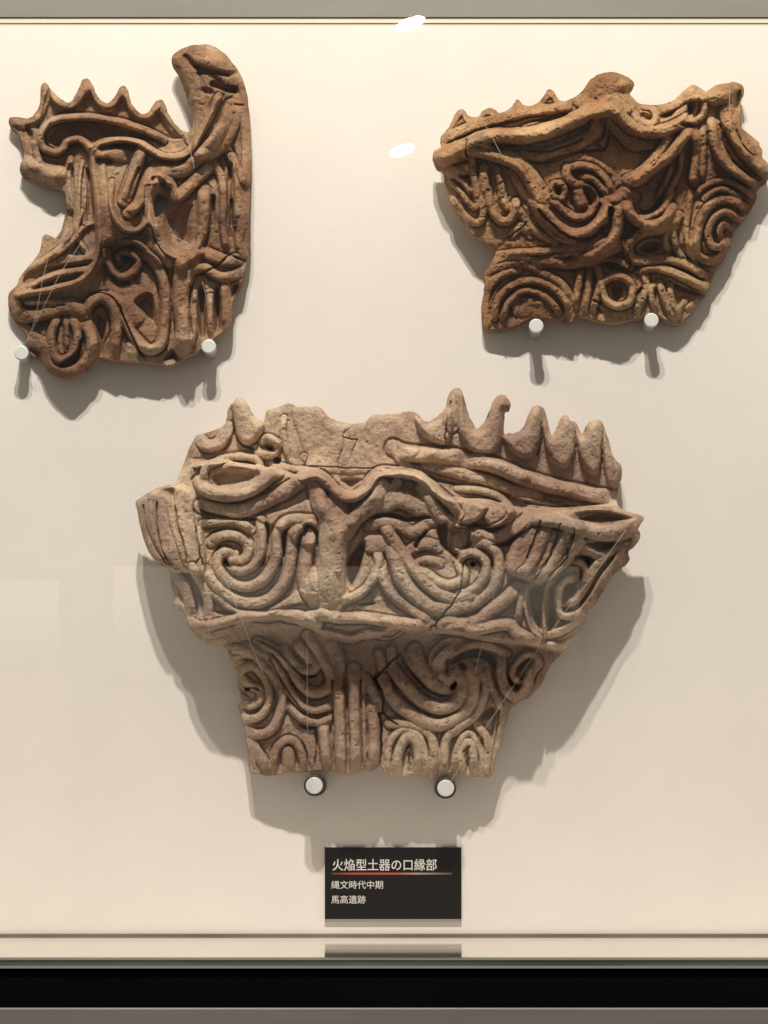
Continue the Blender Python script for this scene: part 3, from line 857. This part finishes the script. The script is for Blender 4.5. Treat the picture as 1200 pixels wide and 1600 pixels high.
# ------------------------------------------------ 3: big pale sherd (centre)
OUT3 = '''
o 212,785 222,776 240,765 262,757 275,757 277,750 287,725 296,700 306,682 317,677 340,670 350,664 354,655 357,637 364,629 370,622 375,620 381,624 387,632 397,650 410,660 414,652 417,641 432,637 445,632 455,631 465,636 480,635 495,635 504,640 512,650 525,657 542,661 567,661 575,655 582,649 600,647 620,647 635,643 650,645 657,652 665,659 675,656 687,647 696,637 700,620 706,610 714,606 722,612 727,627 732,647 740,662 745,671 752,665 761,650 769,630 777,619 786,617 792,620 798,632 795,641 789,644 788,660 787,677 795,677 807,676 819,665 827,645 832,636 842,634 851,641 856,660 862,680 870,667 877,652 885,649 892,657 900,660 905,672 911,677 915,667 920,660 930,656 940,658 945,670 951,687 957,710 965,722 971,727 971,750 966,762 965,787 980,799 1004,807 1004,815 997,827 1001,837 995,850 982,862 984,875 975,885 957,900 942,925 930,945 920,955 916,967 905,985 892,1002 882,1017 860,1040 845,1070 825,1090 810,1098 797,1110 794,1120 785,1150 775,1180 768,1212 750,1214 735,1214 710,1215 695,1217 667,1216 660,1211 642,1210 627,1214 610,1211 600,1206 596,1199 592,1197 582,1204 570,1204 552,1209 542,1211 527,1207 520,1205 505,1207 500,1204 470,1206 450,1207 420,1212 407,1209 392,1207 389,1192 385,1160 381,1130 374,1112 374,1100 377,1092 372,1072 370,1050 357,1022 350,1009 335,1006 320,1004 305,992 295,977 287,957 272,950 271,925 266,910 265,892 250,882 237,870 227,850 220,825 215,800
'''
DAT3 = '''
view 0 0 1
m 26 20 512,800 512,870 510,935
m 20 12 495,750 500,790
m 20 12 592,760 560,800 540,830
m 16 12 470,745 500,742 530,770 560,775 590,742 650,738 700,780
m 20 10 320,765 370,772 430,750
m 16 10 300,980 400,965 500,975 620,975 700,985 830,1000
m 50 10 370,880
m 55 10 715,900
m 30 12 840,830 940,830 1000,815
m 24 14 545,1060 545,1200
m 40 8 420,1070
m 45 8 700,1080
m 26 14 250,780 262,860
m 30 12 880,820 860,890
l - 58 7 350,1010 320,1020 250,960 200,880 180,760 270,740 330,718 440,735 470,744 500,738 540,765 570,763 590,740 650,738 700,775 760,780 830,795 960,788 1020,800 1020,850 960,930 900,1010 870,1018 820,1008 760,1002 700,990 650,990 620,984 590,995 550,1000 520,995 490,985 450,970 420,968 375,977
l lip_fan#left 26 11 208,785 240,762 276,754 305,775 318,830 320,893 290,895 262,892 235,875 215,825
l lip_fan#right 26 13 820,805 850,802 912,818 908,855 890,880 868,900 845,912 828,908 792,895 795,860
view 200 600 4
l - 7 6 800,825 1000,775 1140,725 1180,860 1180,1000 1050,1000 980,920 820,860
s loop_ridge#a 66 12 450,350 490,385 560,378 605,320 620,275
l crest_spike#a 24 11 650,120 700,80 750,130 800,210 850,250 830,320 790,370 730,385 690,350 668,290 655,220
l post#top 7 10 865,165 950,150 965,345 910,400 860,350
g 16 14 648,130 655,200 662,280 690,350 740,395 785,405
s eye_ridge#lower 72 19 450,610 475,655 560,690 640,697 740,675 830,622 890,570 940,545
s eye_ridge#upper 44 13 470,610 485,520 560,480 640,458 740,455 810,480 830,540
s eye_ridge#second 74 13 460,765 560,790 680,795 800,765 920,705 1040,635 1090,600
p 20 8 520,560 640,520 760,530 820,560 760,620 640,650 560,650 520,610
s eye_ridge#inner 30 6 610,560 700,545 770,570
p 26 4 455,785 560,810 700,838 800,835 800,855 700,855 560,835 460,805
s ridge#side 30 8 350,500 330,600
s ridge#side 44 9 360,490 430,500 480,490
s ridge#knot 46 12 800,400 830,440 900,440 930,400 930,370 880,340 840,360
p 18 5 855,385 915,390 918,425 880,420
p 18 5 910,455 960,460 950,510 905,500
s ridge#knot 40 10 900,500 960,520 1060,530 1150,545
s plate_edge#a 34 9 975,210 970,300 985,400 1020,480 1080,490 1100,450
view 200 800 4
g 9 8 95,-40 118,100 165,210 232,310 300,355
g 13 9 180,-60 185,80 200,200 240,290 275,330
g 11 9 290,-40 318,100 350,220 372,320
g 11 8 405,-20 425,120 450,260 465,330
p 14 6 120,-150 250,-160 300,-150 300,-60 285,-20 265,-60 235,-95 180,-100
s rib#b 30 4 250,-80 275,60 320,200 360,320
s rib#a 24 4 140,-60 150,90 190,200 255,320
s rib#f 60 11 300,390 360,470 385,560 395,640
s rib#g 54 11 420,380 470,460 500,560 505,650
s rib#h 42 10 400,340 440,420 510,500 590,560 660,615 740,640 870,650
s rib#i 40 8 290,470 300,560 340,610
s spiral_ridge#a 46 10 470,75 560,62 660,52 720,75 770,115
s spiral_ridge#b 58 13 520,190 570,155 640,138 715,165 752,215 745,275 700,312 650,300 640,275
s spiral_ridge#c 60 14 660,258 600,248 568,290 562,350 610,420 690,462 770,465 850,420 905,340 932,250 935,140 975,70 1050,48 1150,50
s spiral_ridge#d 54 13 640,330 700,370 780,335 828,255 835,150 828,50
s spiral_ridge#e 62 14 470,330 520,425 600,505 690,555 790,572 880,545 950,480 1000,385 1020,280 1022,180 1050,110 1110,80 1180,85
s spiral_ridge#f 40 8 450,110 470,250 500,340
s spiral_ridge#g 72 12 1140,130 1120,220 1105,330 1095,420 1125,500 1190,560
p 18 5 508,135 560,105 640,95 710,110 770,165 765,190 700,140 620,120 560,135
p 18 5 560,210 620,200 675,225 668,245 600,230 550,255 545,235
p 20 4 590,285 620,300 645,355 615,335
p 16 5 850,60 885,85 892,180 872,270 855,220 860,140
p 15 6 965,110 990,110 995,230 975,290 955,220
p 26 8 1090,80 1150,70 1195,130 1200,300 1180,320 1165,150 1130,120 1100,180
s belt#a 52 14 390,690 470,715 560,700 640,672 740,645 860,655 960,642 1080,645 1190,695
l - 9 6 880,600 1000,530 1090,480 1115,570 1000,600 890,640
p 12 5 540,610 640,610 690,640 640,650 560,640
p 14 4 960,590 1100,560 1110,580 970,605
s belt#a 40 8 400,740 470,765 560,760 640,730
view 450 600 4
l plate#a 6 10 20,150 180,145 300,235 400,250 470,250 540,200 700,200 760,320 820,420 700,500 480,560 300,560 120,525 100,430
s arch#a 58 17 50,610 90,575 145,557 215,580 275,645 345,705 415,705 480,660 520,595 570,553 650,547 730,558 805,572 880,620 950,690 1020,750 1060,820
s branch#left 90 14 180,610 190,700 225,800 290,880 330,920
s branch#right 84 14 590,640 550,720 480,790 410,850 370,920
s ridge#a 66 13 830,650 900,750 960,830 1040,880
s ridge#b 100 11 560,780 640,730 720,720 820,770 900,830
s ridge#b 60 8 680,620 640,700
s branch#centre 30 6 650,620 680,680 760,710
p 30 5 505,850 540,810 620,800 720,815 760,830 860,815 905,840 860,850 760,865 700,855 620,840 560,845
p 14 6 330,590 470,590 440,630 390,660 350,630
g 8 3 370,270 345,320 345,400 315,465 312,555
g 7 3 435,345 410,400 392,470
g 7 4 405,265 350,305
g 7 4 350,335 430,350
g 7 4 100,512 300,520 500,525 760,520
s plate_edge#b 60 7 750,520 690,440 650,380
s crest_ridge#a 84 24 660,400 740,430 900,445 1000,455 1120,470
view 720 600 4
s crest_ridge#a 82 25 0,480 150,495 250,525 400,585 600,645 800,690 970,715
s crest_ridge#b 60 10 -220,500 -80,540 120,590 300,650 480,700
p 20 8 -220,560 -60,600 100,630 300,690 500,740 700,755 960,765 960,785 760,785 560,780 350,745 280,700 120,650 -60,640 -200,600
s ring#a 44 12 -20,650 120,665 230,700 300,765 310,830 240,890 150,920
s ridge#c 44 11 330,705 450,740 600,775 720,835
s rim_bar#a 34 10 690,800 800,778 920,785 1030,805 1130,830
s rim_bar#b 84 17 440,830 600,850 760,905 900,935 1020,920 1115,875
p 26 8 725,835 850,800 960,805 1050,835 980,868 860,870 760,860
s ridge#d 26 8 400,770 500,795 600,830
l crest_spike#b 27 11 -290,210 -240,215 -200,250 -140,205 -85,150 -50,200 -55,330 -90,385 -150,378 -215,345 -262,290
l crest_spike#c 26 11 -10,40 20,80 40,240 95,290 145,270 200,130 270,75 312,140 275,180 262,330 225,420 135,450 50,415 0,340 -20,250
l crest_spike#d 26 11 270,325 350,308 400,260 440,155 490,140 510,230 505,350 455,455 380,470 320,430 280,380
l crest_spike#e 26 11 520,230 560,335 600,290 640,205 690,220 718,300 718,420 680,515 620,530 560,480 522,380
l crest_spike#f 26 11 725,290 765,335 790,250 840,227 880,250 888,420 870,540 830,575 780,540 735,440
l crest_spike#g 23 11 895,290 930,400 985,490 1008,520 1000,610 955,645 910,600 892,480
g 14 8 -60,110 -85,220 -95,370
g 12 9 505,240 500,330 480,440
g 12 9 715,300 712,420 685,500
g 12 9 884,300 880,430 870,530
s crest_spike#h 80 8 -60,40 -60,120 -55,260
view 720 800 4
l chunk#a 27 8 -5,15 60,-70 160,-40 165,-10 100,60 -10,75
l chunk#b 25 8 140,30 200,-30 300,-20 325,10 270,70 190,90
l chunk#c 22 7 -60,90 60,90 75,180 20,230 -60,215
p 26 6 -60,80 20,85 90,60 180,95 290,70 200,140 80,100 80,200 40,240 -70,235 -80,180
s ridge#e 70 12 100,190 120,130 220,150 330,110 440,30
p 26 6 180,200 260,190 380,110 420,60 400,120 320,210 240,225
g 10 8 500,55 465,160 410,290
g 11 9 622,75 585,200 530,330 450,425
g 10 8 712,105 685,210 640,310 545,400
s tube#a 84 13 720,220 800,225 855,260
s curl#a 36 12 690,300 755,325 775,390 745,460 725,480
s curl#b 44 14 710,415 655,430 615,480 605,560 625,635 690,655 770,605 835,515 905,400 975,300 1000,230
s curl#c 52 12 665,590 725,535 770,470 805,410 850,330 910,265 980,215
p 30 6 735,260 830,290 800,340 770,300
p 24 5 620,590 680,590 700,610 650,640
p 24 7 770,190 900,180 990,190 880,260
p 14 5 640,480 690,440 720,490 650,560
s rib#n 22 10 700,305 600,375 540,460 518,560 520,680 530,780
s rib#o 22 11 410,455 405,600 440,730 500,785
p 14 7 425,480 525,470 505,600 510,740 450,680
p 14 7 545,480 590,460 590,600 600,700 540,740
s ridge#f 46 11 560,765 650,730 730,670 800,610
s ridge#g 50 11 1100,120 1085,220 1040,300 950,385 880,490 790,600 700,680
s ridge#g 60 10 1010,310 1040,290
s ridge#h 40 9 540,830 640,835 720,780
s belt#b 62 14 -20,735 90,735 200,712 300,705 370,765 470,800
s spiral_ridge#h 74 13 350,475 280,545 180,620 90,685 -100,715
s rib#p 40 10 400,470 370,590 360,680
s spiral_ridge#i 58 12 100,185 165,200 225,260 240,350 225,430 170,510 90,575 0,612 -80,628
s spiral_ridge#j 50 12 -20,300 30,262 110,265 155,320 150,400 100,470 20,510 -40,530
p 26 5 55,310 95,310 90,345 60,350
s rib#j 52 6 545,80 500,200 440,330 380,380
s rib#k 52 6 670,100 635,210 570,330 500,400
s rib#l 40 6 735,130 710,220 670,290 600,370
view 450 800 4
s post#mid 150 16 290,-30 285,80 280,170 272,300 262,450 258,560
s post#mid 60 20 330,60 320,250 300,420
s post#mid 60 17 150,380 160,470 160,570
s ridge#i 50 11 340,560 410,530 475,490 530,420 565,340 560,250
s spiral_ridge#k 54 12 585,330 600,430 655,520 740,590 820,640 890,680
s spiral_ridge#l 84 14 640,190 680,320 720,430 790,520 880,590 980,610 1090,590 1190,540
s spiral_ridge#m 68 14 600,80 640,150 700,240 760,330 840,420 940,505 1030,545 1100,540 1190,490
s spiral_ridge#n 56 12 790,360 860,385 930,435 1000,460 1070,440 1100,390 1070,330
s ridge#j 60 9 510,90 600,60 700,90 780,130 860,80
s ridge#k 60 9 760,240 850,200 940,220
s ridge#k 50 8 800,330 870,300 950,320
s ridge#j 90 6 520,200 600,200
p 30 8 360,290 450,180 490,200 470,330 440,420 400,490 360,420
p 18 4 780,200 860,110 870,130 830,190 810,240
p 26 6 930,90 1000,60 1010,200 1080,250 1060,320 1000,260 940,200
p 14 4 440,570 540,560 540,585 450,590
g 12 10 1095,330 1085,450 1050,540 1000,610 940,670 925,710
s belt#a 60 13 -10,650 100,660 200,640 330,660 480,660 620,680 760,700 860,700
s belt#a 50 12 940,690 1020,670 1100,705 1200,720
s belt#a 44 9 180,740 380,790 500,760 620,770 700,735
g 9 5 160,720 280,760 400,795 480,770 640,775 720,720
view 320 1000 4
s ridge#l 46 12 205,205 290,165 350,205 395,290 395,400 340,480 250,490 225,440
s ridge#m 44 12 235,395 290,412 345,380 345,310 290,285 240,240
s ridge#n 50 12 190,50 290,85 360,150 430,240 480,330 480,410 450,510 400,575 330,590 270,570
s ridge#n 26 7 200,110 260,100 320,120
s ridge#o 48 12 260,40 390,105 470,200 540,330 610,415 700,440 790,410
s ridge#p 58 13 330,10 440,70 515,160 575,250 645,320 720,330 785,280 770,180 700,60 640,-30
s ridge#q 56 12 490,60 555,150 620,190 685,180 710,110
s ridge#q 60 11 590,40 650,120
p 18 4 320,-10 400,20 480,80 560,170 620,215 690,215 690,235 600,225 520,150 440,70 350,20
p 16 4 245,300 290,280 345,300 345,330 300,310 260,330
g 22 10 215,290 245,330 275,355
g 14 8 400,120 470,230 540,350 620,440 700,470 770,440
g 14 8 420,90 500,190 570,300 640,370 720,375 780,340
s ridge#r 42 10 510,400 580,470 650,505 720,515 790,480
p 22 4 570,515 620,530 700,535 715,545 650,565 600,545
s bar#a 60 13 740,520 750,640 765,820
s bar#b 64 14 832,235 842,500 850,830
s bar#c 66 14 930,180 938,400 945,820
s bar#d 26 8 985,200 995,500 1000,800
s bar#e 62 13 1040,370 1055,560 1055,800
s bar#f 60 11 1000,240 1050,330 1090,420
s bar#b 90 10 700,0 800,60 830,200
g 16 9 800,250 805,500 815,830
g 16 9 690,560 700,650 690,790
g 18 9 970,250 975,500 985,790
s arch#b 44 11 430,800 440,700 480,645 530,622 580,655 610,740 625,810
s arch#c 66 10 520,700 525,810
s arch#d 56 11 300,640 340,720 400,820
s arch#e 26 8 285,690 310,790
g 12 7 610,640 640,730 660,810
view 560 1000 4
s spiral_ridge#o 68 14 150,240 190,330 265,415 360,482 470,530 560,520 650,465 705,390 720,300 705,210 660,150
s spiral_ridge#p 70 14 215,180 270,260 345,345 430,405 520,430 605,395 645,330 645,250 600,190
s spiral_ridge#q 50 10 300,100 345,190 410,270 480,335
s spiral_ridge#r 74 13 350,60 385,170 440,240 510,290 580,305
s spiral_ridge#s 84 15 500,190 500,110 560,60 630,30
s spiral_ridge#s 60 12 520,230 560,250 620,200
s spiral_ridge#t 26 9 445,160 460,80 530,10 600,-10
p 20 4 275,90 330,180 400,260 470,320 550,350 560,362 480,350 400,300 320,210 270,120
p 20 4 450,150 480,80 540,30 600,20 540,50 490,100
p 30 7 570,140 620,80 720,45 830,70 870,130 860,190 800,140 740,120 660,130 600,150
p 26 6 565,290 610,255 625,280 590,325
p 26 4 620,140 660,140 680,185 640,190
s hook#a 46 13 590,110 650,55 740,32 840,45 930,85
s hook#b 58 14 890,110 892,200 905,275 945,335 1005,350 1050,290 1075,205 1120,140
s hook#c 38 13 1010,260 960,220 990,140 1050,90 1110,100 1130,160
p 24 5 920,200 950,230 990,285 1030,260 1000,300 950,285
p 20 5 985,170 1040,120 1090,110 1050,160 1000,210
s rib#q 44 11 760,170 795,280 775,380 735,460 660,530 560,580
s rib#r 38 10 800,160 825,270 865,370 890,440
s rib#r 40 8 740,180 745,260
p 12 8 780,430 840,400 870,450 800,510 740,500
s rib#s 52 10 190,520 330,530 420,570 470,650 480,850
s arch#f 40 9 180,840 185,700 215,610 285,560 365,590 410,680 430,840
s arch#g 54 12 240,840 245,720 280,635 325,605 370,680 380,840
g 16 9 300,675 325,650
g 16 7 315,700 320,840
s bar#g 50 11 535,850 540,700 560,600 630,560
s arch#h 38 10 590,850 605,720 640,625 690,585 740,640 775,740 770,850
s arch#i 46 12 650,850 645,720 680,640 715,700 720,850
g 16 9 655,700 690,660
s bar#h 46 11 740,530 800,610 815,720 795,850
s bar#i 56 11 895,460 870,600 855,700 830,850
g 14 9 880,440 860,600 820,840
s rib#t 50 9 130,80 150,170
s rib#u 50 9 205,60 210,120
g 11 26 262,88 200,140 150,200 100,237
g 11 22 100,237 130,290 155,350 150,450 125,462 145,520 142,650 140,790
g 10 12 150,450 200,500 240,530
'''
def base3(U, V):
    A = interp(V, [(600, 88), (740, 88), (900, 96), (980, 90), (1010, 82), (1220, 74)])
    k = interp(V, [(600, 3.6e-4), (740, 5.2e-4), (960, 6.3e-4), (1010, 6.5e-4), (1220, 8e-4)])
    cx = interp(V, [(600, 640), (1000, 610), (1220, 580)])
    return A - k * (U - cx) ** 2
sherd('largest and palest clay sherd, with spiky crest and twin spirals, above the black plate', 'flame pot rim sherds', 'clay_main', OUT3, base3, DAT3, thick=20, rough=0.9, seed=37)
# ---------------------------------------------------------------- nylon threads that tie the sherds back
def thread(pts, label, r=0.00030):
    ps = [P(*p) for p in pts]
    o0 = ps[0]
    vs, fs = [], []
    n = 6
    for i, p in enumerate(ps):
        t = (ps[min(i + 1, len(ps) - 1)] - ps[max(i - 1, 0)]).normalized()
        a = t.cross(Vector((0, 1, 0))).normalized(); b = t.cross(a)
        for j in range(n):
            an = 2 * math.pi * j / n
            vs.append(p - o0 + (a * math.cos(an) + b * math.sin(an)) * r)
    for i in range(len(ps) - 1):
        for j in range(n):
            fs.append((i * n + j, i * n + (j + 1) % n, (i + 1) * n + (j + 1) % n, (i + 1) * n + j))
    me = bpy.data.meshes.new('nylon_thread'); me.from_pydata(vs, [], fs)
    me.polygons.foreach_set('use_smooth', [True] * len(fs)); me.update()
    o = link('nylon_thread', me, 'thread'); o.location = o0
    tag(o, label, 'thread', 'threads that tie the sherds')
thread([(36, 545, 28), (55, 500, 72), (68, 430, 76), (80, 385, 79)], 'fine thread from the left peg up over the brown sherd, the left of its two')
thread([(36, 545, 28), (58, 500, 74), (95, 425, 80), (137, 365, 82)], 'fine thread slanting from the left peg over the brown sherd to its post')
thread([(328, 532, 30), (324, 470, 76), (316, 440, 76)], 'fine thread rising from the right peg over the brown sherd')
thread([(290, 206, 84), (297, 232, 90), (303, 262, 90)], 'fine thread over the root of the hooked handle of the brown sherd')
thread([(267, 366, 64), (298, 383, 80)], 'fine thread across the dark hollow of the brown sherd')
thread([(748, 180, 104), (764, 205, 108), (783, 241, 108)], 'fine thread over the rim bar of the orange sherd')
thread([(1140, 140, 92), (1140, 196, 94)], 'bright thread over the right knob of the orange sherd')
thread([(480, 950, 160), (480, 1010, 138), (480, 1100, 112), (482, 1210, 98), (489, 1221, 82)], 'thread falling straight to the left white capped peg of the big sherd')
thread([(355, 912, 148), (380, 975, 148), (395, 1015, 120), (410, 1050, 110)], 'thread slanting down the left side of the big sherd')
thread([(978, 828, 120), (930, 895, 135), (880, 960, 130), (840, 1015, 100), (780, 1105, 88), (703, 1222, 82)], 'long thread slanting from the right rim down to the right white capped peg')
thread([(775, 910, 156), (760, 990, 142), (750, 1020, 120), (742, 1050, 120)], 'thread falling over the right spiral of the big sherd')
